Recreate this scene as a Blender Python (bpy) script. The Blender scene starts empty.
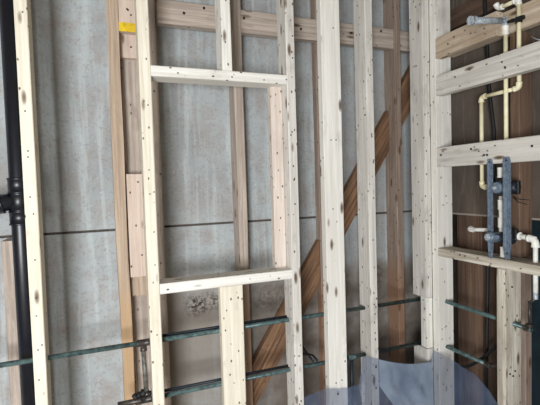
import bpy, bmesh, math, random
from mathutils import Vector, Matrix, noise
random.seed(7)

# ------------------------------------------------------------------ camera
F = 420.0; CX, CY = 270.0, 202.5            # focal length in pixels of a 540 x 405 frame
ex = Vector((1080, -50.5, F)).normalized()  # world X in (right, down, forward)
dn = Vector((290, 9690, F)).normalized()
dn = (dn - ex * ex.dot(dn)).normalized()
ey = dn.cross(ex)
if ey.z < 0: ey = -ey
ez = -dn
CAM = Vector((0.0, -1.55, 1.40))
right = Vector((ex.x, ey.x, ez.x)); up = -Vector((ex.y, ey.y, ez.y)); back = -Vector((ex.z, ey.z, ez.z))
sc = bpy.context.scene
C = sc.collection
cam = bpy.data.cameras.new('camera'); cam.sensor_width = 36; cam.sensor_fit = 'HORIZONTAL'
cam.lens = F / 540 * 36; cam.clip_start = 0.02
co = bpy.data.objects.new('camera', cam); C.objects.link(co)
M = Matrix((right, up, back)).transposed().to_4x4(); M.translation = CAM
co.matrix_world = M
sc.camera = co

def at(px, py, axis, val):
    """measured photograph point -> real point on the plane x/y/z = val"""
    v = Vector((px - CX, py - CY, F))
    d = Vector((v.dot(ex), v.dot(ey), v.dot(ez)))
    return CAM + d * ((val - CAM[axis]) / d[axis])

# ------------------------------------------------------------------ world, lights, exposure
w = bpy.data.worlds.new('world'); sc.world = w; w.use_nodes = True
w.node_tree.nodes['Background'].inputs[0].default_value = (0.62, 0.74, 0.90, 1)
w.node_tree.nodes['Background'].inputs[1].default_value = 0.5
def area(name, loc, rot, sx, sy, power, col):
    l = bpy.data.lights.new(name, 'AREA'); l.shape = 'RECTANGLE'; l.size = sx; l.size_y = sy
    l.energy = power; l.color = col
    o = bpy.data.objects.new(name, l); C.objects.link(o); o.location = loc; o.rotation_euler = rot
    return o
# daylight coming in through the window behind the photographer
area('window_daylight', (-1.05, -2.93, 0.96), (math.radians(90), 0, math.radians(-18)), 0.80, 1.0, 112, (0.95, 0.98, 1.0))
sc.view_settings.view_transform = 'Standard'; sc.view_settings.look = 'None'
sc.view_settings.gamma = 1.0; sc.view_settings.use_curve_mapping = False
sc.view_settings.exposure = 0.22

# ------------------------------------------------------------------ materials
def lin(r, g, b):
    f = lambda c: ((c / 255 + 0.055) / 1.055) ** 2.4 if c > 10 else c / 255 / 12.92
    return (f(r), f(g), f(b), 1)
class NT:
    def __init__(s, name, rough=0.7, spec=0.3):
        s.m = bpy.data.materials.new(name); s.m.use_nodes = True; s.t = s.m.node_tree
        s.b = s.t.nodes['Principled BSDF']; s.b.inputs['Roughness'].default_value = rough
        s.b.inputs['Specular IOR Level'].default_value = spec
        s.out = s.t.nodes['Material Output']
    def n(s, kind, **kw):
        nd = s.t.nodes.new(kind)
        for k, v in kw.items(): setattr(nd, k, v)
        return nd
    def l(s, a, b): s.t.links.new(a, b)
    def coord(s, scale, rnd=True, kind='Object'):
        tc = s.n('ShaderNodeTexCoord'); mp = s.n('ShaderNodeMapping'); mp.inputs['Scale'].default_value = scale
        s.l(tc.outputs[kind], mp.inputs['Vector'])
        if rnd:
            oi = s.n('ShaderNodeObjectInfo'); mu = s.n('ShaderNodeMath', operation='MULTIPLY'); mu.inputs[1].default_value = 37.0
            s.l(oi.outputs['Random'], mu.inputs[0])
            cx = s.n('ShaderNodeCombineXYZ')
            for i in range(3): s.l(mu.outputs[0], cx.inputs[i])
            s.l(cx.outputs[0], mp.inputs['Location'])
        return mp.outputs[0]
    def noise(s, vec, scale, detail=4, rough=0.55, dist=0.0):
        nd = s.n('ShaderNodeTexNoise'); nd.inputs['Scale'].default_value = scale
        nd.inputs['Detail'].default_value = detail; nd.inputs['Roughness'].default_value = rough
        nd.inputs['Distortion'].default_value = dist; s.l(vec, nd.inputs['Vector']); return nd.outputs['Fac']
    def ramp(s, fac, stops, interp='LINEAR'):
        r = s.n('ShaderNodeValToRGB'); r.color_ramp.interpolation = interp; e = r.color_ramp.elements
        while len(e) < len(stops): e.new(0.5)
        for k, (p, c) in enumerate(stops):
            e[k].position = p; e[k].color = c if len(c) == 4 else (*c, 1)
        s.l(fac, r.inputs['Fac']); return r.outputs['Color']
    def mix(s, a, b, fac, mode='MIX'):
        m = s.n('ShaderNodeMix', data_type='RGBA', blend_type=mode)
        for sock, v in ((m.inputs['Factor'], fac), (m.inputs['A'], a), (m.inputs['B'], b)):
            if isinstance(v, (int, float)): sock.default_value = v
            elif isinstance(v, tuple): sock.default_value = v
            else: s.l(v, sock)
        return m.outputs['Result']
    def bump(s, h, strength=0.3, dist=0.002):
        b = s.n('ShaderNodeBump'); b.inputs['Strength'].default_value = strength; b.inputs['Distance'].default_value = dist
        s.l(h, b.inputs['Height']); s.l(b.outputs[0], s.b.inputs['Normal'])
    def color(s, c): s.l(c, s.b.inputs['Base Color'])
G = lambda v: (v, v, v, 1)
def wood(name, light, dark, knot=(92, 70, 48), specks=0.5, knots=0.5, dirt=(84, 72, 60), rough=0.75, dirtamt=0.25, low=None):
    k = NT(name, rough, 0.25)
    g1 = k.noise(k.coord((1, 1, 0.035)), 85, 5, 0.6, 0.6)          # long grain streaks
    g2 = k.noise(k.coord((1, 1, 0.12)), 16, 3, 0.5, 0.8)
    fine = k.noise(k.coord((1, 1, 0.25)), 210, 3, 0.6)
    c = k.mix(lin(*light), lin(*dark), k.ramp(g1, [(0.38, G(0)), (0.68, G(1))]))
    c = k.mix(c, lin(*dark), k.ramp(g2, [(0.45, G(0)), (0.75, G(0.7))]))
    c = k.mix(c, lin(*dark), k.ramp(fine, [(0.55, G(0)), (0.75, G(0.45))]))
    if low:                                                       # the lower length of the piece is less weathered
        tc = k.n('ShaderNodeTexCoord'); sx = k.n('ShaderNodeSeparateXYZ'); k.l(tc.outputs['Object'], sx.inputs[0])
        mr = k.n('ShaderNodeMapRange', interpolation_type='SMOOTHSTEP'); k.l(sx.outputs[2], mr.inputs[0])
        mr.inputs[1].default_value = low[1] + 0.12; mr.inputs[2].default_value = low[1] - 0.12
        c = k.mix(c, k.mix(c, lin(*low[0]), 0.7), mr.outputs[0])
    # knots
    v = k.n('ShaderNodeTexVoronoi'); v.inputs['Scale'].default_value = 1.0; k.l(k.coord((24, 24, 7.5)), v.inputs['Vector'])
    kd = k.ramp(v.outputs['Distance'], [(0.08, G(0.95)), (0.15, G(0.65)), (0.23, G(0))])
    sel = k.ramp(v.outputs['Color'], [(0.66 - 0.3 * knots, G(0)), (0.68 - 0.3 * knots, G(1))])
    kf = k.n('ShaderNodeMath', operation='MULTIPLY'); k.l(kd, kf.inputs[0]); k.l(sel, kf.inputs[1])
    c = k.mix(c, lin(*knot), kf.outputs[0])
    # nail holes, specks of old plaster and dirt
    v2 = k.n('ShaderNodeTexVoronoi'); v2.inputs['Scale'].default_value = 1.0; k.l(k.coord((48, 48, 30)), v2.inputs['Vector'])
    sp = k.ramp(v2.outputs['Distance'], [(0.11, G(1)), (0.20, G(0))])
    sel2 = k.ramp(v2.outputs['Color'], [(0.70 - 0.3 * specks, G(0)), (0.72 - 0.3 * specks, G(1))])
    sf = k.n('ShaderNodeMath', operation='MULTIPLY'); k.l(sp, sf.inputs[0]); k.l(sel2, sf.inputs[1])
    c = k.mix(c, lin(*dirt), sf.outputs[0])
    d = k.noise(k.coord((1, 1, 0.4)), 9, 6, 0.7)
    c = k.mix(c, lin(*dirt), k.ramp(d, [(0.56, G(0)), (0.80, G(dirtamt))]))
    k.color(c); k.bump(g1, 0.35, 0.002); return k.m
W = {}
W['white'] = wood('pale_pine', (232, 230, 224), (212, 208, 200), specks=0.35, knots=0.2, dirtamt=0.5)
W['cream'] = wood('cream_pine', (228, 222, 207), (208, 199, 179), specks=0.4, knots=0.35, dirtamt=0.5)
W['grey'] = wood('weathered_pine', (220, 217, 211), (188, 183, 176), specks=0.9, knots=1.0, dirtamt=0.65)
W['dirty'] = wood('dirty_pine', (214, 208, 196), (156, 146, 130), specks=1.0, knots=0.6, dirtamt=0.8)
W['pink'] = wood('pinkish_old_pine', (208, 190, 176), (184, 164, 150), specks=0.2, knots=0.4, dirtamt=0.3)
W['palepink'] = wood('pale_pinkish_pine', (220, 208, 198), (196, 182, 172), specks=0.5, knots=0.5, dirtamt=0.3)
W['tan'] = wood('tan_old_pine', (188, 168, 148), (154, 134, 116), specks=0.3, knots=0.4, dirtamt=0.45, low=((180, 146, 108), -0.28))
W['oldblock'] = wood('rough_blocking_pine', (210, 196, 178), (166, 146, 124), specks=0.3, knots=0.5, dirtamt=0.5)
W['oldgrey'] = wood('grey_brown_old_pine', (188, 175, 163), (148, 134, 124), specks=0.4, knots=0.6, dirtamt=0.5)
W['oldgreylow'] = wood('old_pine_brown_foot', (188, 175, 163), (148, 134, 124), specks=0.4, knots=0.6, dirtamt=0.5, low=((150, 116, 90), -0.30))
W['brown'] = wood('brown_old_pine', (160, 143, 130), (122, 104, 92), specks=0.3, knots=0.4, dirtamt=0.5, low=((144, 108, 82), -0.30))
W['red'] = wood('reddish_rough_board', (146, 112, 84), (78, 56, 44), specks=0.2, knots=0.2, dirtamt=0.6)
W['midbrown'] = wood('mid_brown_pine', (124, 100, 84), (88, 70, 58), specks=0.3, knots=0.3, dirtamt=0.5)  # even mid brown tone of the old wood itself
W['dark'] = wood('dark_brown_board', (100, 80, 68), (64, 50, 42), specks=0.4, knots=0.2, dirtamt=0.5)

def plain(name, c, rough=0.5, metal=0.0, var=0.15, scale=40, spec=0.4, dark=None):
    k = NT(name, rough, spec); k.b.inputs['Metallic'].default_value = metal
    n = k.noise(k.coord((1, 1, 1)), scale, 4, 0.6)
    d = dark if dark else tuple(int(x * (1 - var * 2)) for x in c)
    k.color(k.mix(lin(*c), lin(*d), k.ramp(n, [(0.4, G(0)), (0.7, G(1))]))); k.bump(n, 0.15, 0.001)
    return k.m
W['copper'] = plain('verdigris_copper', (92, 116, 116), 0.38, 0.2, scale=50, dark=(44, 56, 58))
W['copper_dark'] = plain('tarnished_copper', (78, 72, 68), 0.4, 0.4, scale=60, dark=(36, 34, 34))
W['abs'] = plain('black_abs_plastic', (9, 13, 24), 0.36, 0, 0.1, spec=0.5)
W['cpvc'] = plain('cream_cpvc', (236, 230, 200), 0.45, 0, 0.06, scale=30, dark=(226, 214, 172))
W['pvcwhite'] = plain('white_pvc', (240, 240, 234), 0.4, 0, 0.04)
W['steel'] = plain('galvanised_steel', (190, 200, 210), 0.42, 0.2, 0.2, scale=120)
W['bluesteel'] = plain('blue_grey_zinc', (118, 134, 152), 0.45, 0.15, 0.15, scale=90)
W['rubber'] = plain('black_rubber', (22, 22, 24), 0.6)
W['nail'] = plain('dark_nail_steel', (40, 38, 38), 0.5, 0.4)
W['iron_pipe'] = plain('grey_tarnished_pipe', (120, 118, 112), 0.4, 0.3, scale=60, dark=(40, 40, 40))
W['iron'] = plain('dark_cast_brass', (44, 52, 62), 0.5, 0.3)
W['yellow'] = plain('yellow_paint', (226, 190, 36), 0.6, 0, 0.1)
W['plaster'] = plain('interior_plaster', (150, 142, 132), 0.85, 0, 0.03, scale=12)
W['floor'] = plain('plywood_subfloor', (170, 160, 146), 0.8, 0, 0.1, scale=8)
W['teal'] = plain('dark_teal_board', (44, 62, 72), 0.6, 0, 0.12, scale=9)
W['white_paint'] = plain('white_door_paint', (236, 236, 232), 0.5, 0, 0.02)

def sheath():
    k = NT('grey_gypsum_sheathing', 0.85, 0.2)
    P = k.coord((1, 1, 1), False)
    big = k.noise(P, 2.2, 4, 0.6, 0.4); mid = k.noise(P, 11, 5, 0.65); fine = k.noise(P, 95, 4, 0.7)
    drip = k.noise(k.coord((1, 1, 0.06), False), 26, 4, 0.6, 0.5)
    c = k.mix(lin(166, 172, 174), lin(146, 148, 149), k.ramp(big, [(0.38, G(0)), (0.66, G(1))]))
    c = k.mix(c, lin(150, 140, 134), k.ramp(mid, [(0.45, G(0)), (0.68, G(0.65))]))
    c = k.mix(c, lin(188, 197, 198), k.ramp(drip, [(0.50, G(0)), (0.66, G(0.5))]))
    c = k.mix(c, lin(118, 112, 106), k.ramp(fine, [(0.52, G(0)), (0.70, G(0.5))]))
    v = k.n('ShaderNodeTexVoronoi'); v.inputs['Scale'].default_value = 42; k.l(P, v.inputs['Vector'])
    c = k.mix(c, lin(206, 208, 206), k.ramp(v.outputs['Distance'], [(0.06, G(0.5)), (0.12, G(0))]))
    # old damp and mould stains, and darker areas (positions in wall coordinates)
    tc = k.n('ShaderNodeTexCoord'); sx = k.n('ShaderNodeSeparateXYZ'); k.l(tc.outputs['Object'], sx.inputs[0])
    def band(sock, lo, hi, soft):
        a = k.n('ShaderNodeMapRange', interpolation_type='SMOOTHSTEP'); k.l(sock, a.inputs[0]); a.inputs[1].default_value = lo - soft; a.inputs[2].default_value = lo + soft
        b = k.n('ShaderNodeMapRange', interpolation_type='SMOOTHSTEP'); k.l(sock, b.inputs[0]); b.inputs[1].default_value = hi - soft; b.inputs[2].default_value = hi + soft
        b.inputs[3].default_value = 1; b.inputs[4].default_value = 0
        m = k.n('ShaderNodeMath', operation='MULTIPLY'); k.l(a.outputs[0], m.inputs[0]); k.l(b.outputs[0], m.inputs[1]); return m.outputs[0]
    def mul(a, b):
        m = k.n('ShaderNodeMath', operation='MULTIPLY'); k.l(a, m.inputs[0])
        if isinstance(b, float): m.inputs[1].default_value = b
        else: k.l(b, m.inputs[1])
        return m.outputs[0]
    # brown damp low on the boards; the second layer only darkens towards the right
    low = k.n('ShaderNodeMapRange', interpolation_type='SMOOTHSTEP'); k.l(sx.outputs[2], low.inputs[0])
    low.inputs[1].default_value = 1.02; low.inputs[2].default_value = 0.90
    c = k.mix(c, lin(138, 128, 118), mul(mul(low.outputs[0], band(sx.outputs[0], 0.10, 1.6, 0.04)), k.ramp(big, [(0.25, G(0.35)), (0.6, G(0.9))])))
    c = k.mix(c, lin(104, 94, 86), mul(mul(low.outputs[0], band(sx.outputs[0], 0.62, 1.6, 0.06)), k.ramp(mid, [(0.3, G(0.35)), (0.6, G(0.9))])))
    blot = k.ramp(k.noise(P, 48, 7, 0.8), [(0.47, G(0)), (0.53, G(1))])
    for (x0, x1, z0, z1, a) in ((0.31, 0.40, 0.835, 0.915, 1.0), (0.40, 0.47, 0.85, 0.92, 0.8), (0.62, 0.80, 0.80, 0.92, 0.35), (0.85, 0.93, 0.80, 0.92, 0.5), (1.0, 1.12, 0.85, 0.98, 0.6), (1.22, 1.34, 0.84, 0.98, 0.6)):
        st = mul(mul(band(sx.outputs[0], x0, x1, 0.035), band(sx.outputs[2], z0, z1, 0.03)), blot)
        c = k.mix(c, lin(46, 34, 26), mul(st, float(a)))
    k.color(c); k.bump(fine, 0.25, 0.001); return k.m
W['sheath'] = sheath()
def poly(name, clear, ca, cb):
    k = NT(name, 0.3, 0.5)
    n = k.noise(k.coord((1, 1, 1), False), 9, 5, 0.6)
    k.color(k.ramp(n, [(0.3, lin(*ca)), (0.7, lin(*cb))]))
    k.bump(n, 0.8, 0.02)
    tr = k.n('ShaderNodeBsdfTransparent'); tl = k.n('ShaderNodeBsdfTranslucent')
    tl.inputs[0].default_value = lin(130, 152, 186)
    m1 = k.n('ShaderNodeMixShader'); m1.inputs[0].default_value = 0.3; k.l(k.b.outputs[0], m1.inputs[1]); k.l(tl.outputs[0], m1.inputs[2])
    m2 = k.n('ShaderNodeMixShader'); m2.inputs[0].default_value = clear; k.l(m1.outputs[0], m2.inputs[1]); k.l(tr.outputs[0], m2.inputs[2])
    k.l(m2.outputs[0], k.out.inputs[0]); return k.m
W['poly'] = poly('translucent_plastic_film', 0.56, (84, 102, 136), (126, 146, 178))
W['poly2'] = poly('doubled_plastic_film', 0.18, (132, 148, 172), (172, 186, 204))
def brownboard():
    k = NT('brown_paper_board', 0.85, 0.15)
    n = k.noise(k.coord((1, 1, 0.5), False), 5, 5, 0.65); f = k.noise(k.coord((1, 1, 0.1), False), 70, 3, 0.6)
    c = k.mix(lin(100, 90, 82), lin(74, 66, 60), k.ramp(n, [(0.35, G(0)), (0.7, G(1))]))
    c = k.mix(c, lin(138, 126, 116), k.ramp(f, [(0.56, G(0)), (0.75, G(0.4))]))
    k.color(c); return k.m
W['brownboard'] = brownboard()

# ------------------------------------------------------------------ mesh helpers
def link(name, bm, mat, parent=None, smooth=False):
    me = bpy.data.meshes.new(name); bmesh.ops.recalc_face_normals(bm, faces=bm.faces[:]); bm.to_mesh(me); bm.free()
    me.materials.append(W[mat] if isinstance(mat, str) else mat)
    if smooth:
        for p in me.polygons: p.use_smooth = True
    o = bpy.data.objects.new(name, me); C.objects.link(o)
    if parent is not None: o.parent = parent; o.matrix_parent_inverse = parent.matrix_basis.inverted()
    return o
def tag(o, label=None, cat=None, group=None, kind=None):
    for k_, v_ in (('label', label), ('category', cat), ('group', group), ('kind', kind)):
        if v_: o[k_] = v_
    return o
def empty(name, loc, label, cat, group=None):
    o = bpy.data.objects.new(name, None); C.objects.link(o); o.location = loc; o.empty_display_size = 0.05
    return tag(o, label, cat, group)
def board_bm(L, wd, th, ch=0.0025, seg=10, warp=0.0012, cut0=0.0, cut1=0.0):
    """sawn timber along local Z, eased edges, slight warp; cut0/cut1 skew the ends across local X"""
    bm = bmesh.new(); a, b = wd / 2, th / 2; s = random.uniform(0, 99); rings = []
    prof = [(-a + ch, -b), (a - ch, -b), (a, -b + ch), (a, b - ch), (a - ch, b), (-a + ch, b), (-a, b - ch), (-a, -b + ch)]
    for i in range(seg + 1):
        t = i / seg; z = -L / 2 + L * t; r = []
        for j, (x, y) in enumerate(prof):
            q = noise.noise_vector(Vector((s, z * 2.2, j * 0.35)))
            zz = z + x * ((1 - t) * cut0 + t * cut1)
            r.append(bm.verts.new((x + q.x * warp, y + q.y * warp, zz)))
        rings.append(r)
    for r0, r1 in zip(rings, rings[1:]):
        for j in range(8): bm.faces.new((r0[j], r0[(j + 1) % 8], r1[(j + 1) % 8], r1[j]))
    bm.faces.new(rings[0][::-1]); bm.faces.new(rings[-1]); return bm
def lumber(name, lo, hi, mat, axis=2, parent=None, **kw):
    """axis-aligned piece of timber filling the box lo-hi, grain along the given axis"""
    lo, hi = Vector(lo), Vector(hi); d = hi - lo; c = (lo + hi) / 2
    if axis == 2: wd, th, L, R = d.x, d.y, d.z, Matrix.Identity(3)
    elif axis == 0: wd, th, L, R = d.z, d.y, d.x, Matrix(((0, 0, 1), (0, 1, 0), (-1, 0, 0)))
    else: wd, th, L, R = d.x, d.z, d.y, Matrix(((1, 0, 0), (0, 0, 1), (0, -1, 0)))
    o = link(name, board_bm(L, wd, th, **kw), mat)
    o.matrix_basis = Matrix.Translation(c) @ R.to_4x4()
    if parent is not None: o.parent = parent; o.matrix_parent_inverse = parent.matrix_basis.inverted()
    return o
_disc = {}
def nails(parent, pts, nrm, r=0.0032, mat='nail', name='nail_head'):
    key = (nrm, r, mat)
    if key not in _disc:
        bm = bmesh.new(); n = Vector(nrm); q = n.to_track_quat('Z', 'Y')
        bmesh.ops.create_cone(bm, cap_ends=True, segments=10, radius1=r, radius2=r * 0.7, depth=0.003, matrix=q.to_matrix().to_4x4())
        me = bpy.data.meshes.new('nail_head'); bm.to_mesh(me); bm.free(); me.materials.append(W[mat]); _disc[key] = me
    for p in pts:
        o = bpy.data.objects.new(name, _disc[key]); C.objects.link(o)
        o.matrix_basis = Matrix.Translation(Vector(p) + Vector(nrm) * 0.0012)
        o.parent = parent; o.matrix_parent_inverse = parent.matrix_basis.inverted()
def tube(path, r, seg=14, smoothn=0):
    bm = bmesh.new(); P = [Vector(p) for p in path]; rings = []
    rad = r if isinstance(r, (list, tuple)) else [r] * len(P)
    ref = None
    for i, p in enumerate(P):
        t = ((P[i + 1] - p).normalized() if i < len(P) - 1 else Vector()) + ((p - P[i - 1]).normalized() if i else Vector())
        t = t.normalized() if t.length > 1e-6 else (P[min(i + 1, len(P) - 1)] - P[max(i - 1, 0)]).normalized()
        if ref is None:
            ref = t.orthogonal().normalized()
        ref = (ref - t * ref.dot(t)).normalized(); b = t.cross(ref)
        rings.append([bm.verts.new(p + (ref * math.cos(a) + b * math.sin(a)) * rad[i]) for a in [2 * math.pi * k / seg for k in range(seg)]])
    for r0, r1 in zip(rings, rings[1:]):
        for j in range(seg): bm.faces.new((r0[j], r0[(j + 1) % seg], r1[(j + 1) % seg], r1[j]))
    bm.faces.new(rings[0][::-1]); bm.faces.new(rings[-1]); return bm
def arc(p0, c, p1, n=6):
    """rounded corner path from p0 over corner c to p1"""
    p0, c, p1 = Vector(p0), Vector(c), Vector(p1)
    return [p0 * (1 - t) ** 2 + c * 2 * t * (1 - t) + p1 * t * t for t in [k / n for k in range(n + 1)]]
def pipe(name, path, r, mat, parent=None, seg=14):
    o = link(name, tube(path, r, seg), mat, parent, True)
    for p in o.data.polygons:
        if len(p.vertices) > 4: p.use_smooth = False
    return o
def elbow(name, c, d0, d1, r, mat, parent, size=0.02):
    """socket elbow: collars along directions d0 and d1 from the corner c"""
    c, d0, d1 = Vector(c), Vector(d0).normalized(), Vector(d1).normalized()
    R = r * 1.35
    path = [c + d0 * size, c + d0 * size * 0.75] + arc(c + d0 * size * 0.7, c, c + d1 * size * 0.7) + [c + d1 * size * 0.75, c + d1 * size]
    rad = [R * 1.08, R * 1.08] + [R] * 7 + [R * 1.08, R * 1.08]
    return pipe(name, path, rad, mat, parent)
def coupling(name, a, b, r, mat, parent):
    a, b = Vector(a), Vector(b); d = b - a
    return pipe(name, [a, a + d * 0.12, a + d * 0.14, a + d * 0.86, a + d * 0.88, b], [r * 1.05, r * 1.05, r, r, r * 1.05, r * 1.05], mat, parent)
def box_bm(lo, hi, bev=0.0):
    bm = bmesh.new(); lo, hi = Vector(lo), Vector(hi)
    bmesh.ops.create_cube(bm, size=1, matrix=Matrix.Translation((lo + hi) / 2) @ Matrix.Diagonal((*(hi - lo), 1)))
    if bev: bmesh.ops.bevel(bm, geom=bm.edges[:], offset=bev, segments=1, affect='EDGES')
    return bm
def struct(name, lo, hi, mat): return tag(link(name, box_bm(lo, hi), mat), kind='structure')

# ------------------------------------------------------------------ room shell
H = 2.5
YB = 0.290                                    # face of the old sheathing
XR = 1.409                                    # face of the plumbing wall
struct('floor', (-1.7, -3.05, -0.05), (2.6, 0.45, 0.0), 'floor')
struct('ceiling', (-1.7, -3.05, H), (2.6, 0.45, H + 0.05), 'plaster')
struct('wall_left', (-1.7, -2.95, 0), (-1.6, 0.45, H), 'plaster')
struct('wall_right', (XR, -2.95, 0), (XR + 0.1, -1.0, H), 'plaster')
wr = struct('wall_rear', (-0.58, -3.05, 0), (2.6, -2.95, H), 'plaster')
link('lintel', box_bm((-1.52, -3.05, 1.47), (-0.58, -2.95, H)), 'plaster', wr)
link('side_panel', box_bm((-1.6, -3.05, 0), (-1.52, -2.95, H)), 'plaster', wr)
link('spandrel', box_bm((-1.52, -3.05, 0), (-0.58, -2.95, 0.40)), 'plaster', wr)
dr = tag(link('window_1', box_bm((-1.52, -3.02, 0.40), (-0.58, -2.97, 0.45)), 'white_paint'), kind='structure')
for x in (-1.52, -0.63): link('window_frame', box_bm((x, -3.02, 0.45), (x + 0.05, -2.97, 1.47)), 'white_paint', dr)
struct('wall_far', (2.3, -2.95, 0), (2.4, 0.45, H), 'teal')
wb = struct('wall_back', (-1.6, YB + 0.014, 0), (2.3, YB + 0.09, H), 'brownboard')
JZ = 1.232
link('sheathing_panel', box_bm((-1.6, YB, JZ + 0.0045), (1.62, YB + 0.0135, H), 0.002), 'sheath', wb)
link('sheathing_panel', box_bm((-1.6, YB, 0.0), (1.62, YB + 0.0135, JZ - 0.0045), 0.002), 'sheath', wb)

# ------------------------------------------------------------------ new stud wall (faces at y = 0)
D = 0.089
def stud(name, lo, hi, mat, label, cat='stud', axis=2, group=None, **kw):
    return tag(lumber(name, lo, hi, mat, axis, **kw), label, cat, group)
def on(px, y=0.0): return [at(a, b, 1, y) for a, b in px]
def onx(px, x=XR): return [at(a, b, 0, x) for a, b in px]
FY = (0, -1, 0); FX = (-1, 0, 0)
s1 = stud('wall_stud', (-0.248, 0, 0), (-0.210, D, H), 'cream', 'pale new stud at far left, beside the black drain pipe')
nails(s1, on([(22.5, 12), (25, 111), (28, 151), (28, 157), (30, 197), (33.5, 214), (35, 260), (36, 298), (36.5, 316), (38, 350), (39, 380), (42, 345)]), FY, 0.0026)
s2 = stud('wall_stud', (0.126, 0, 0), (0.166, D, H), 'cream', 'pale full-height stud left of the framed opening')
nails(s2, on([(144, 101), (148, 105), (149, 170), (150, 194), (154, 192), (154, 232), (155, 265), (157, 335)]), FY, 0.0026)
s3 = stud('wall_stud', (0.691, 0, 0), (0.729, D, H), 'grey', 'knotty full-height stud right of the framed opening')
nails(s3, on([(292.5, 36), (292.5, 58), (292, 132), (291, 135), (294, 180), (295, 204), (301, 401), (299, 356)]), FY, 0.0034)
s4 = stud('wall_stud', (0.850, 0, 0), (0.939, 0.038, H), 'white', 'wide pale stud turned flat, second from the corner post')
nails(s4, on([(333, 28), (331, 140), (336, 140), (333, 209), (336, 383), (342, 380), (338, 394)]), FY, 0.003)
s5 = stud('wall_stud', (1.064, 0, 0), (1.102, D, H), 'grey', 'narrow knotty stud between flat stud and corner post')
nails(s5, on([(373.5, 198), (373, 240), (376, 367), (376, 388), (370, 75), (365, 115), (375, 333)]), FY, 0.0034)
hd = stud('header', (0.166, 0, 1.796), (0.691, D, 1.834), 'white', 'horizontal header board on top of the framed opening', 'header', 0)
nails(hd, on([(178, 73), (232, 77), (264, 80)]), FY, 0.003)
sl = stud('sill', (0.166, 0, 1.013), (0.691, D, 1.051), 'white', 'horizontal sill board at the bottom of the framed opening', 'sill', 0)
nails(sl, on([(270, 276), (250, 279)]), FY, 0.002)
stud('cripple_stud', (0.428, 0, 1.834), (0.466, D, H), 'white', 'short stud standing on the header of the opening')
x0 = at(220.8, 300, 1, 0).x
cr = stud('cripple_stud', (x0, 0, 0), (x0 + 0.089, 0.038, 1.013), 'cream', 'flat wide pale stud supporting the sill of the opening')
nails(cr, on([(231, 344), (234, 383)]), FY, 0.002)
stud('jack_stud', (0.640, 0.052, 1.051), (0.6905, 0.088, 1.796), 'palepink', 'pinkish board inside right edge of framed opening, between header and sill')
# corner post: three stacked pieces beside the last stud of the plumbing wall
a1 = stud('corner_stud', (1.371, 0, 0.847), (XR, D, H), 'grey', 'upper long piece of the corner post, above upper pipe', ch=0.0012, warp=0.0004)
nails(a1, on([(424, 57), (428, 62), (416, 66), (423, 300)]), FY, 0.003)
a2 = stud('corner_stud', (1.374, 0.0, 0.607), (XR, 0.040, 0.8455), 'white', 'short piece of the corner post between the two pipes', seg=4, ch=0.0012, warp=0.0004)
nails(a2, on([(426.5, 338), (424.5, 309)]), FY, 0.003)
a3 = stud('corner_stud', (1.371, 0.0, 0), (XR, D, 0.604), 'grey', 'lowest piece of the corner post behind the plastic sheet', seg=6, ch=0.0012, warp=0.0004)
nails(a3, on([(431.5, 369)]), FY, 0.004)
b0 = stud('wall_stud', (XR + 0.0005, -0.038, 0), (XR + 0.0895, -0.0005, H), 'white', 'broad end stud of plumbing wall, right half of corner post', ch=0.0015, warp=0.0004)
nails(b0, [at(a, b, 1, -0.038) for a, b in ((442, 329), (446, 326), (437, 30), (442, 269), (441, 153), (443, 205), (446, 196))], FY, 0.003)

# ------------------------------------------------------------------ plumbing wall (faces at x = XR)
YE = -0.86
b1 = stud('blocking_board', (XR, -0.352, 1.943), (XR + 0.038, -0.039, 2.033), 'oldblock', 'short rough blocking piece at top, left of the cream pipes', 'blocking', 1)
stud('blocking_board', (XR + 0.074, YE, 1.957), (XR + 0.111, -0.039, 2.047), 'oldblock', 'topmost long blocking board, set back behind the cream pipes', 'blocking', 1)
nails(b1, onx([(454, 37), (448, 44)]), FX, 0.004)
b2 = stud('blocking_board', (XR, YE, 1.776), (XR + 0.038, -0.039, 1.866), 'grey', 'pale blocking board right under the grey shower pipe stub', 'blocking', 1)
nails(b2, onx([(502, 62), (505, 67), (455, 77)]), FX, 0.004)
b3 = stud('blocking_board', (XR, YE, 1.455), (XR + 0.038, -0.039, 1.543), 'grey', 'pale blocking board right above the two shower valves', 'blocking', 1)
nails(b3, onx([(471, 149), (484, 155), (487, 155), (532, 146), (441, 155)]), FX, 0.005)
b4 = stud('blocking_board', (XR, YE, 1.047), (XR + 0.089, -0.039, 1.085), 'dirty', 'dirty flat blocking board right below the two shower valves', 'blocking', 1)
nails(b4, onx([(460, 255), (465, 256)]), FX, 0.004)
rs = stud('wall_stud', (XR, -0.386, 0), (XR + 0.089, -0.348, 1.046), 'dirty', 'plaster-stained stud under the lowest blocking board')
nails(rs, [at(a, b, 1, -0.386) for a, b in ((515, 371), (513, 376), (512, 287), (510, 374))], FY, 0.004)
stud('old_stud', (XR + 0.082, -0.386, 1.087), (XR + 0.150, -0.346, 1.956), 'midbrown', 'brown old stud behind the shower valves')
bp = empty('backing_board', (XR + 0.155, -0.4, 1.245), 'dark brown board lining the plumbing wall behind the cream pipes', 'board')
link('panel', box_bm((XR + 0.152, -1.0, 1.237), (XR + 0.164, 0.20, H)), 'brownboard', bp)
link('paper_edge', box_bm((XR + 0.151, -1.0, 1.229), (XR + 0.165, 0.20, 1.2365)), 'plaster', bp)
ys = 0.02
for i, (wd, m, lb) in enumerate(((0.062, 'dark', 'dark brown upright board next to the corner post, low in plumbing wall'), (0.086, 'midbrown', 'brown upright board low in plumbing wall, second from corner post'), (0.098, 'dark', 'brown upright board low in plumbing wall, third from corner post'), (0.058, 'dark', 'dark upright board beside the plaster-stained stud'))):
    stud('upright_board', (XR + 0.17, ys - wd, 0), (XR + 0.19, ys - 0.003, 1.40), m, lb, 'board', seg=4); ys -= wd
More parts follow.
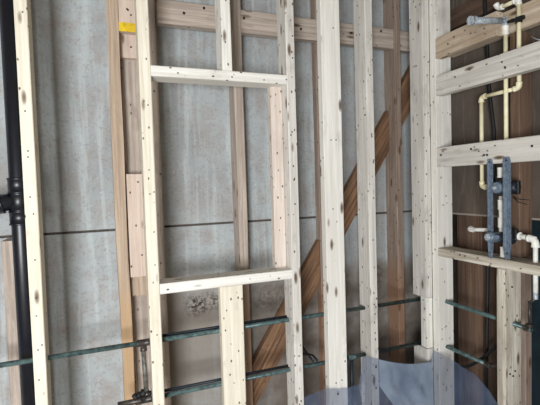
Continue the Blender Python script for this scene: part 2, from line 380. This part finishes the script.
stud('old_stud', (XR + 0.17, at(525, 330, 0, XR + 0.17).y, 0), (XR + 0.21, at(518, 330, 0, XR + 0.17).y, 1.228), 'brown', 'grey stud at right edge in front of dark teal board', seg=4)
stud('blocking_board', (XR + 0.128, -0.80, 2.10), (XR + 0.150, 0.18, 2.19), 'dark', 'dark reddish board behind the topmost blocking board', 'blocking', 1)

# ------------------------------------------------------------------ old exterior wall
Y1 = 0.200
x1 = at(14.5, 250, 1, Y1).x
stud('old_stud', (x1 - 0.040, Y1, 0), (x1, YB - 0.001, at(9, 241, 1, Y1).z), 'oldgrey', 'grey old stud left of the black drain pipe')
o1 = stud('old_stud', (0.031, Y1, 0), (0.073, YB - 0.001, H), 'tan', 'tan old stud left of the stacked pink and yellow-marked boards', warp=0.004, seg=24)
stud('old_stud', (0.533, Y1, 0), (0.573, YB - 0.001, H), 'oldgreylow', 'grey-brown old stud in the middle of the framed opening', warp=0.004, seg=24)
x3 = at(314, 162, 1, YB).x
stud('old_stud', (x3, 0.246, 0), (x3 + 0.040, YB - 0.001, H), 'brown', 'brown old stud half hidden behind flat pale stud', warp=0.003, seg=24)
stud('old_stud', (1.372, Y1, 0), (1.410, YB - 0.001, H), 'brown', 'brown old stud just left of the corner post', warp=0.002)
fb = stud('furring_board', (0.075, 0.262, 0), (0.222, YB - 0.001, H), 'oldgrey', 'wide grey-brown board flat on the wall behind the opening\'s left stud', 'board')
zt = at(130, 32, 1, 0.205).z
tb = stud('scab_board', (0.0735, 0.205, zt), (0.150, 0.236, H), 'pink', 'pinkish board piece with yellow painted end near top', 'board')
link('paint_band', box_bm((0.0735, 0.2025, zt - 0.0005), (0.1505, 0.205, zt + 0.034)), 'yellow', tb)
nails(tb, on([(127, 9), (131, 15), (128, 10)], 0.205), FY, 0.004)
zt2 = at(130, 58, 1, 0.237).z
t2 = stud('scab_board', (0.0735, 0.237, zt2), (0.152, 0.261, H), 'pink', 'pinkish board end showing just below the yellow paint', 'board')
nails(t2, on([(131, 34), (131, 47)], 0.237), FY, 0.004)
za, zb = at(135, 277, 1, 0.205).z, at(135, 174, 1, 0.205).z
p1 = stud('scab_board', (0.0765, 0.205, za), (0.160, 0.236, zb), 'pink', 'clean pink board piece nailed up left of the opening at mid height', 'board')
nails(p1, on([(138, 182), (143, 193), (142, 255)], 0.205), FY, 0.004)
zc = at(135, 296, 1, 0.237).z
stud('scab_board', (0.076, 0.237, zc), (0.160, 0.261, zb - 0.1), 'tan', 'darker board end sticking out below the clean pink board', 'board')
# horizontal blocking near the top
pz0, pz1 = at(300, 38, 1, 0.205).z, at(300, 16.5, 1, 0.205).z
pl = [stud('old_blocking', (0.223, 0.206, pz0), (0.5325, 0.244, pz1), 'oldgrey', 'old horizontal blocking board over the opening, left part', 'blocking', 0),
      stud('old_blocking', (0.5735, 0.206, pz0 - 0.002), (1.3715, 0.244, pz1 - 0.002), 'oldgrey', 'long old horizontal blocking board behind upper studs, middle part', 'blocking', 0),
      stud('old_blocking', (1.4105, 0.206, pz0 - 0.004), (1.62, 0.244, pz1 - 0.004), 'oldgrey', 'stub of old horizontal blocking left of corner post', 'blocking', 0)]
nails(pl[1], on([(244, 18), (301, 29), (351, 33), (381, 31)], 0.205), FY, 0.006)
nails(pl[0], on([(184, 13), (204, 8)], 0.205), FY, 0.006)
# diagonal brace, cut between the old studs
ba, bb = at(252, 366, 1, 0.247), at(386, 115, 1, 0.247)
sl_ = (bb.z - ba.z) / (bb.x - ba.x); ang = math.atan(sl_); VH = 0.115 / math.cos(ang)
def brace(xa, xb, label):
    L = 0; za_, zb_ = ba.z + sl_ * (xa - ba.x), ba.z + sl_ * (xb - ba.x)
    p, q = Vector((xa, 0.2665, za_ - VH / 2)), Vector((xb, 0.2665, zb_ - VH / 2)); L = (q - p).length
    u = (q - p).normalized(); wv = Vector((-u.z, 0, u.x)).normalized()   # local X across, local Z along
    th = wv.cross(u) * -1
    o = link('diagonal_brace', board_bm(L, 0.115, 0.038, seg=14, warp=0.003, cut0=math.tan(ang), cut1=math.tan(ang)), 'red')
    R = Matrix((wv, u.cross(wv), u)).transposed()
    o.matrix_basis = Matrix.Translation((p + q) / 2) @ R.to_4x4()
    return tag(o, label, 'brace')
brace(0.580, x3 - 0.005, 'lowest reddish diagonal brace board, rising beside the opening\'s right stud')
brace(x3 + 0.047, 1.365, 'middle reddish diagonal brace board behind the flat and narrow studs')
brace(1.418, 1.60, 'top end of reddish diagonal brace seen left of corner post')

# ------------------------------------------------------------------ black drain stack
dx = at(21.5, 405, 1, 0.125).x + 0.030
ds = empty('drain_pipe', (dx, 0.125, 0), 'black plastic drain pipe with side branch behind the far left stud', 'pipe')
pipe('pipe', [(dx, 0.125, 0), (dx, 0.125, H)], 0.030, 'abs', ds, 24)
z1, z2, z3, z4 = [at(15, y, 1, 0.125).z for y in (178, 194, 211, 225)]
coupling('coupling', (dx, 0.125, z2), (dx, 0.125, z1), 0.0345, 'abs', ds)
coupling('coupling', (dx, 0.125, z4), (dx, 0.125, z3), 0.0345, 'abs', ds)
coupling('fitting_body', (dx, 0.125, z3 - 0.004), (dx, 0.125, z2 + 0.004), 0.033, 'abs', ds)
zb_ = at(3, 205, 1, 0.11).z
pipe('branch', [(dx, 0.125, zb_ + 0.012), (dx - 0.06, 0.118, zb_ + 0.012 - 0.006), (dx - 0.25, 0.105, zb_ - 0.035)], [0.028, 0.030, 0.030], 'abs', ds, 20)
coupling('branch_collar', (dx - 0.05, 0.118, zb_ + 0.006), (dx - 0.10, 0.115, zb_ - 0.006), 0.034, 'abs', ds)

# ------------------------------------------------------------------ old copper lines
PY = 0.052; r = 0.0088; PX = 1.455
zu, zl = 0.829, 0.615
up_ = empty('water_pipe', (0.6, PY, zu), 'upper of the two green tarnished copper pipes crossing behind the studs', 'pipe', 'copper water lines')
pipe('pipe_run', [(-1.59, PY, zu), (0.155, PY, zu)], r, 'copper', up_)
pipe('pipe_run', [(0.17, PY, zu), (PX - 0.02, PY, zu)] + arc((PX - 0.02, PY, zu), (PX, PY, zu), (PX, PY - 0.02, zu)) + [(PX, -0.46, zu)], r, 'copper', up_)
tx = at(143, 341, 1, PY).x
coupling('tee', (tx - 0.022, PY, zu), (tx + 0.022, PY, zu), 0.0125, 'copper_dark', up_)
coupling('tee_branch', (tx, PY, zu - 0.008), (tx + 0.001, PY, zu - 0.030), 0.0120, 'copper_dark', up_)
pipe('riser', [(tx, PY, zu - 0.025), (tx + 0.004, PY, zl + 0.034)], 0.0085, 'iron_pipe', up_)
elbow('pipe_elbow', (PX, -0.452, zu), (0, 1, 0), (0, 0, 1), 0.0088, 'copper_dark', up_, 0.02)
pipe('riser', [(PX, -0.452, zu + 0.012), (PX, -0.452, zu + 0.105)], 0.0055, 'copper_dark', up_)
lo_ = empty('water_pipe', (0.6, PY, zl), 'lower of the two green tarnished copper pipes crossing behind the studs', 'pipe', 'copper water lines')
pipe('pipe_run', [(0.005, PY, zl), (0.155, PY, zl)], r * 1.15, 'copper_dark', lo_)
pipe('pipe_run', [(0.17, PY, zl), (PX - 0.02, PY, zl)] + arc((PX - 0.02, PY, zl), (PX, PY, zl), (PX, PY - 0.02, zl)) + [(PX, -0.262, zl + 0.004)], r, 'copper', lo_)
coupling('coupling', (0.08, PY, zl), (0.125, PY, zl), 0.0135, 'copper_dark', lo_)
coupling('coupling', (PX, -0.255, zl + 0.003), (PX, -0.282, zl + 0.004), 0.0125, 'copper_dark', lo_)
pipe('stub', [(PX, -0.28, zl + 0.004), (PX + 0.02, -0.30, zl + 0.01), (PX + 0.03, -0.30, zl + 0.045)], 0.008, 'copper_dark', lo_)
vx = at(352, 370, 1, PY).x
pipe('drop', [(vx, PY + 0.002, zl - 0.002), (vx, PY + 0.004, 0.30)], 0.0075, 'iron', lo_)
coupling('tee', (vx - 0.018, PY, zl), (vx + 0.018, PY, zl), 0.0118, 'copper', lo_)
for px in (313.5, 317.5):
    cx_ = at(px, 372, 1, PY).x
    pipe('pipe_clip', [(cx_, PY, zl + 0.016), (cx_ + 0.004, PY + 0.05, zl + 0.02), (cx_ + 0.003, PY + 0.15, zl + 0.05 - 0.06 * (px > 315)), (cx_, 0.235, zl + 0.07 - 0.12 * (px > 315))], [0.006, 0.004, 0.007, 0.009], 'iron', lo_, 8)
for k_ in range(7):
    lump = bmesh.new(); bmesh.ops.create_icosphere(lump, subdivisions=2, radius=random.uniform(0.008, 0.014))
    for v_ in lump.verts: v_.co *= 1 + 0.5 * noise.noise(v_.co * 90 + Vector((k_, 0, 0)))
    bmesh.ops.translate(lump, verts=lump.verts, vec=(0.068 + 0.013 * k_, PY + 0.004, zl + 0.012 + random.uniform(0, 0.018)))
    link('crust_lump', lump, 'rubber', lo_, True)
bn = pipe('bent_nail', [onx([(531.5, 36.5)], XR + 0.02)[0], onx([(536, 39)], XR - 0.004)[0], onx([(545, 41)], XR - 0.01)[0]], 0.0018, 'steel'); tag(bn, 'thin bright nail above second blocking board at right edge', 'nail')
# thin dark lines drawn as tubes right behind them over the left half
for z_, n_ in ((zu, 'upper'), (zl, 'lower')):
    o = pipe('thin_dark_line', [(0.168, 0.072, z_ + 0.008), (0.690, 0.072, z_ + 0.008)], 0.0060, 'iron', None)
    tag(o, 'thin dark line running just behind the %s copper pipe under the opening' % n_, 'pipe', 'thin dark lines behind the copper pipes')
hose = pipe('black_hose', [at(462, 367, 0, 1.50), at(470, 365.5, 0, 1.50), at(478, 361.5, 0, 1.50), at(486, 355.5, 0, 1.50), at(494, 347.5, 0, 1.50), at(500, 340, 0, 1.50)], 0.007, 'rubber')
tag(hose, 'black curved hose low behind the plumbing wall', 'hose')
cab = pipe('black_cable_and_gap', [at(483, -30, 0, XR + 0.1195), at(485, 5, 0, XR + 0.1195), at(487, 45, 0, XR + 0.1195), at(489, 85, 0, XR + 0.1195), at(491, 105, 0, XR + 0.1195), at(494, 130, 0, XR + 0.1195), at(494, 170, 0, XR + 0.1195), at(488, 260, 0, XR + 0.1195), at(487, 330, 0, XR + 0.1195), at(486, 420, 0, XR + 0.1195)], 0.0075, 'rubber')  # cable above; lower length is black standing in for a shaded gap
tag(cab, 'black cable behind the cream pipes and blocking, lower length drawn for a dark gap', 'cable')
wi = pipe('black_wire', [onx([(513, 196)], 1.44)[0], onx([(517, 199)], 1.43)[0], onx([(529, 200)], 1.42)[0]], 0.0016, 'rubber'); tag(wi, 'upper of two short black wires beside the upper valve', 'wire')
wi = pipe('black_wire', [onx([(513, 197)], 1.445)[0], onx([(518, 202)], 1.435)[0], onx([(527, 204.5)], 1.43)[0]], 0.0016, 'rubber'); tag(wi, 'lower of two short black wires beside the upper valve', 'wire')

# ------------------------------------------------------------------ cream plastic pipes
CXP = XR + 0.047; rc = 0.0078
def V(px, py, x=CXP): return at(px, py, 0, x)
r1 = empty('supply_pipe', V(506, 140), 'cream plastic riser running straight up to the shower arm', 'pipe')
pa, pb = V(498.5, 30), V(508, 168)
yv = (V(506, 110)).y
pipe('pipe_run', [(CXP, yv, V(506, 168).z), (CXP, yv, V(500, 32).z)], rc, 'cpvc', r1)
zz = V(499, 30).z
coupling('adapter', (CXP, yv, zz - 0.028), (CXP, yv, zz + 0.006), 0.0115, 'pvcwhite', r1)
zz = V(501, 172, CXP - 0.012).z; yl0 = V(500.8, 172, CXP - 0.012).y
coupling('coupling', (CXP - 0.012, yl0, zz - 0.022), (CXP - 0.012, yl0, zz + 0.018), 0.0125, 'pvcwhite', r1)
CX2 = CXP + 0.0165
r2 = empty('supply_pipe', V(521, 80), 'cream plastic pipe with sideways jog that feeds the upper valve', 'pipe')
y2 = V(519, 60, CX2).y; y3 = V(481.5, 120, CX2).y; zj = V(520, 88, CX2).z; zj2 = V(481, 97, CX2).z; zj = (zj + zj2) / 2
pipe('pipe_run', [(CX2, y2, zj + 0.01), (CX2, y2, V(513, 3, CX2).z)], rc, 'cpvc', r2)
elbow('elbow', (CX2, y2, zj), (0, 0, 1), (0, 1, 0), rc, 'cpvc', r2, 0.022)
pipe('pipe_run', [(CX2, y2 + 0.01, zj), (CX2, y3 - 0.01, zj)], rc, 'cpvc', r2)
elbow('elbow', (CX2, y3, zj), (0, -1, 0), (0, 0, -1), rc, 'cpvc', r2, 0.022)
ze = V(481, 187, CX2).z
pipe('pipe_run', [(CX2, y3, zj - 0.01), (CX2, y3, ze + 0.01)], rc, 'cpvc', r2)
elbow('elbow', (CX2, y3, ze), (0, 0, 1), (-0.2, -1, 0), rc, 'cpvc', r2, 0.024)
zt_ = V(513, 2, CX2).z
elbow('elbow', (CX2, y2, zt_), (0, 0, -1), (0, 1, 0.0), rc, 'pvcwhite', r2, 0.020)
y4 = V(499, 4, CX2).y
pipe('pipe_run', [(CX2, y2, zt_), (CX2, y4 + 0.002, zt_)], rc, 'cpvc', r2)
elbow('elbow', (CX2, y4 + 0.004, zt_), (0, -1, 0), (-0.3, 0.25, 1), rc, 'pvcwhite', r2, 0.022)
# galvanised shower arm stub
ar = empty('shower_outlet', V(497, 25), 'grey galvanised pipe stub pointing out at the top of plumbing wall', 'shower arm')
e0 = Vector((CXP - 0.002, yv, V(498, 24).z)); e1 = at(471, 20.5, 1, e0.y - 0.005)
dirv = (e1 - e0).normalized()
pipe('nipple', [e0 + dirv * 0.006, e1 - dirv * 0.012], 0.0120, 'steel', ar)
coupling('end_cap', e1 - dirv * 0.020, e1 + dirv * 0.004, 0.0155, 'steel', ar)
coupling('collar', e0 + dirv * 0.004, e0 + dirv * 0.02, 0.0135, 'steel', ar)
elbow('drop_elbow', e0, dirv, (0, 0, -1), 0.0085, 'steel', ar, 0.018)
q0, q1 = V(508, 22, XR + 0.028), V(524, 17, XR + 0.028)
link('bracket', tube([q0, q0.lerp(q1, 0.3), q0.lerp(q1, 0.5), q0.lerp(q1, 0.8), q1], [0.005, 0.008, 0.006, 0.0095, 0.008], 8), 'rubber', ar)
pipe('clamp', [Vector((CXP + 0.0165, y2, V(517, 23.5, CXP + 0.0165).z)), Vector((CXP + 0.0165, y2, V(517, 18, CXP + 0.0165).z))], 0.012, 'rubber', ar)

# ------------------------------------------------------------------ shower valves on their two straps
def strap(px, top, bot, wd, label):
    x = XR - 0.004
    c = at(px, (top + bot) / 2, 0, x); z1_, z0_ = at(px, top, 0, x).z, at(px, bot, 0, x).z
    o = empty('mounting_strap', (x, c.y, z0_), label, 'strap', 'valve mounting straps')
    bm = bmesh.new(); h = wd / 2
    prof = [(-h, 0.004), (-h, -0.006), (-h * 0.55, -0.006), (-h * 0.45, -0.002), (h * 0.45, -0.002), (h * 0.55, -0.006), (h, -0.006), (h, 0.004)]
    zs = [z0_, z0_ + 0.03, z0_ + 0.05, z1_ - 0.02, z1_]; tp = [0.55, 0.8, 1, 1, 0.7]; R = []
    for z_, t_ in zip(zs, tp): R.append([bm.verts.new((x + b * 1.0, c.y + a * t_, z_)) for a, b in prof])
    for q, p in zip(R, R[1:]):
        for j in range(8): bm.faces.new((q[j], q[(j + 1) % 8], p[(j + 1) % 8], p[j]))
    bm.faces.new(R[0][::-1]); bm.faces.new(R[-1])
    st_ = link('strap', bm, 'bluesteel', o)
    nails(st_, [(x - 0.004, c.y, z0_ + 0.022), (x - 0.004, c.y, z1_ - 0.012)], FX, 0.003, name='screw')
strap(490.5, 159, 258, 0.019, 'left, narrower blue-grey metal strap holding the two valves')
strap(507.2, 157, 259, 0.027, 'right, wider blue-grey metal strap holding the two valves')
def fcyl(name, c, d, l, r_, mat, parent, n=18):
    c, d = Vector(c), Vector(d).normalized(); return pipe(name, [c, c + d * l * 0.85, c + d * l], [r_, r_, r_ * 0.85], mat, parent, n)
XV = XR + 0.03
v1 = empty('shower_valve', V(497, 188, XV), 'upper shower valve with round blue-grey cap', 'valve', 'shower valves')
cv = at(495, 188, 0, XR - 0.014); cv.x = XV
fcyl('body', cv + Vector((0.012, 0, 0)), FX, 0.035, 0.030, 'iron', v1)
cp_ = fcyl('cap', cv + Vector((-0.018, 0.0, 0.001)), FX, 0.024, 0.0220, 'bluesteel', v1)
fcyl('stem', cv + Vector((-0.040, 0.0, 0.001)), FX, 0.010, 0.008, 'steel', cp_)
pipe('side_port', [cv, cv + Vector((0, -0.062, 0.002))], 0.018, 'iron', v1)
pipe('side_port', [cv, cv + Vector((0.005, 0.05, -0.002))], 0.013, 'iron', v1)
mp_ = link('mount_plate', box_bm(at(512, 194, 0, XV + 0.012), at(519, 180.5, 0, XV) - Vector((0.004, 0, 0)), 0.003), 'rubber', v1)
pb_ = at(514, 187, 0, XV - 0.004); fcyl('bolt', pb_, FX, 0.012, 0.007, 'steel', mp_, 8)
v2 = empty('shower_valve', V(497, 238, XV), 'lower shower valve with long blue-grey stem', 'valve', 'shower valves')
cw = at(500, 237.5, 0, XV)
pipe('body', [cw + Vector((0, 0.035, 0)), cw + Vector((0, -0.055, 0.002))], 0.0225, 'iron', v2)
e2 = at(486, 237, 0, XR - 0.045); dv = (e2 - cw).normalized(); Lv = (e2 - cw).length
bo_ = fcyl('bonnet', cw + dv * 0.010, dv, Lv - 0.02, 0.0205, 'bluesteel', v2)
fcyl('stem_tip', cw + dv * (Lv - 0.03), dv, 0.026, 0.0125, 'steel', bo_)
fcyl('side_nut', at(498, 237, 0, XR - 0.012), FX, 0.01, 0.010, 'bluesteel', v2, 6)
link('mount_plate', box_bm(at(512, 238, 0, XV + 0.014), at(516, 229, 0, XV), 0.002), 'rubber', v2)
# short white link between the valves
lk = empty('link_pipe', V(501, 225), 'short white plastic pipe joining the upper and lower valve', 'pipe')
yl = V(501.3, 215, CXP - 0.01).y
pipe('pipe_run', [(CXP - 0.01, yl, V(501, 246).z + 0.03), (CXP - 0.01, yl, V(501, 196).z)], 0.0090, 'pvcwhite', lk)
for a, b in ((209, 199.5), (227, 217.5), ):
    coupling('coupling', (CXP - 0.01, yl, V(501, a).z), (CXP - 0.01, yl, V(501, b).z), 0.0125, 'pvcwhite', lk)
dnp = tag(coupling('pipe_plug', (CXP - 0.01, yl - 0.008, 1.086), (CXP - 0.01, yl - 0.008, V(503, 246).z), 0.0115, 'pvcwhite', None), 'short white plug standing on lowest blocking under lower valve', 'pipe')
lf = empty('pipe_stub', V(477, 230), 'white plastic elbow stub left of the lower valve', 'pipe')
a_, b_ = V(489, 230, CXP - 0.01), V(470, 229.5, CXP - 0.02)
pipe('pipe_run', [a_, b_], rc, 'pvcwhite', lf)
elbow('elbow', b_ + Vector((0, 0.004, 0)), (0.3, -1, 0), (1, 0.35, 0.15), rc, 'pvcwhite', lf, 0.02)
rp = empty('supply_pipe', V(535, 270), 'white plastic pipe bending down at right of the lower valve', 'pipe')
yr = V(535.5, 255).y; zr = V(534, 238).z
c0 = V(514, 235); c1 = Vector((CXP, yr, zr - 0.004))
pipe('pipe_run', [c0, c1], 0.0098, 'pvcwhite', rp)
coupling('coupling', c0 + (c1 - c0) * 0.02, c0 + (c1 - c0) * 0.30, 0.0145, 'pvcwhite', rp)
elbow('elbow', c1, (0, 1, 0.02), (0, 0, -1), 0.0098, 'pvcwhite', rp, 0.03)
zlo = V(533, 293).z
pipe('pipe_run', [c1, (CXP, yr, zlo)], 0.0085, 'pvcwhite', rp)
coupling('adapter', (CXP, yr, zlo - 0.02), (CXP, yr, zlo + 0.004), 0.0085, 'steel', rp)
pipe('tail', [(CXP, yr, zlo - 0.018), (PX, -0.452, zu + 0.10)], 0.0055, 'copper_dark', rp)

# ------------------------------------------------------------------ plastic sheet over the bath, pinned to the studs
def sheet():
    # top edge measured on the wall faces: (distance along wall s, z); s runs in +X to the corner, then towards the camera
    yo = -0.006
    top = []
    for px, py in ((304, 397), (326, 388), (346, 388), (359, 384), (361.5, 358), (366, 356), (380, 359), (400, 362.5), (420, 365), (430, 360)):
        p = at(px, py, 1, yo); top.append((p.x, p.z))
    top.append((XR - 0.006, at(440, 353, 0, XR - 0.006).z))
    for px, py in ((447, 357), (456, 363), (476, 376), (488, 390), (497, 404), (503, 414)):
        p = at(px, py, 0, XR - 0.012); top.append((XR - 0.006 - p.y, p.z))
    smax = top[-1][0]; smin = top[0][0]
    def zt(s):
        for (a, za), (b, zb) in zip(top, top[1:]):
            if s <= b + 1e-9: return za + (zb - za) * max(0, (s - a)) / max(b - a, 1e-6)
        return top[-1][1]
    bm = bmesh.new(); NS, NZ = 150, 34; g = []
    for i in range(NS + 1):
        s = smin + (smax - smin) * i / NS; col = []
        zz = zt(s) + 0.004 * noise.noise(Vector((s * 30, 1, 3)))
        for j in range(NZ + 1):
            t = j / NZ; z = zz + (0.02 - zz) * t
            bag = 0.13 * t * t
            nv = noise.noise(Vector((s * 5.5, z * 4.5, 1.7))) * 0.026 * min(1, t * 5) + noise.noise(Vector((s * 17 + z * 9, z * 11, 4.7))) * 0.007 * min(1, t * 8)
            off = 0.009 + bag + abs(nv)
            if s < XR - 0.006: p = Vector((min(s, XR - off), -off, z))
            else: p = Vector((XR - off, min(-(s - XR + 0.006), -off), z))
            col.append(bm.verts.new(p))
        g.append(col)
    for i in range(NS):
        for j in range(NZ): bm.faces.new((g[i][j], g[i + 1][j], g[i + 1][j + 1], g[i][j + 1]))
    o = link('plastic_sheet', bm, 'poly', None, True)
    # second layer folded over between the narrow stud and the corner
    f = bmesh.new(); NU, NV = 26, 20; gg = []
    tl_, tr_, br_, bl_ = at(379, 359.5, 1, -0.030), at(432, 362, 1, -0.030), at(434.5, 420, 1, -0.075), at(404, 420, 1, -0.075)
    ml = at(379.5, 386, 1, -0.042)
    for a in range(NU + 1):
        u = a / NU; col = []
        for b in range(NV + 1):
            v = b / NV
            left = tl_.lerp(ml, v / 0.45) if v < 0.45 else ml.lerp(bl_, (v - 0.45) / 0.55)
            p = left.lerp(tr_.lerp(br_, v), u)
            p.z -= 0.014 * math.sin(math.pi * u) * (1 - v)
            p.y -= abs(noise.noise(Vector((u * 4, v * 3, 9)))) * 0.014 * min(1, v * 4) * min(1, u * 4, (1 - u) * 4)
            col.append(f.verts.new(p))
        gg.append(col)
    for a in range(NU):
        for b in range(NV): f.faces.new((gg[a][b], gg[a + 1][b], gg[a + 1][b + 1], gg[a][b + 1]))
    link('folded_layer', f, 'poly2', o, True)
    nails(o, [at(a, b, 1, -0.018) for a, b in ((376, 367), (376, 388), (338, 394), (432, 369))], FY, 0.0042, name='staple')
    return tag(o, 'translucent bluish plastic sheet hung across the corner at the bottom', 'plastic sheet')
ps = sheet()
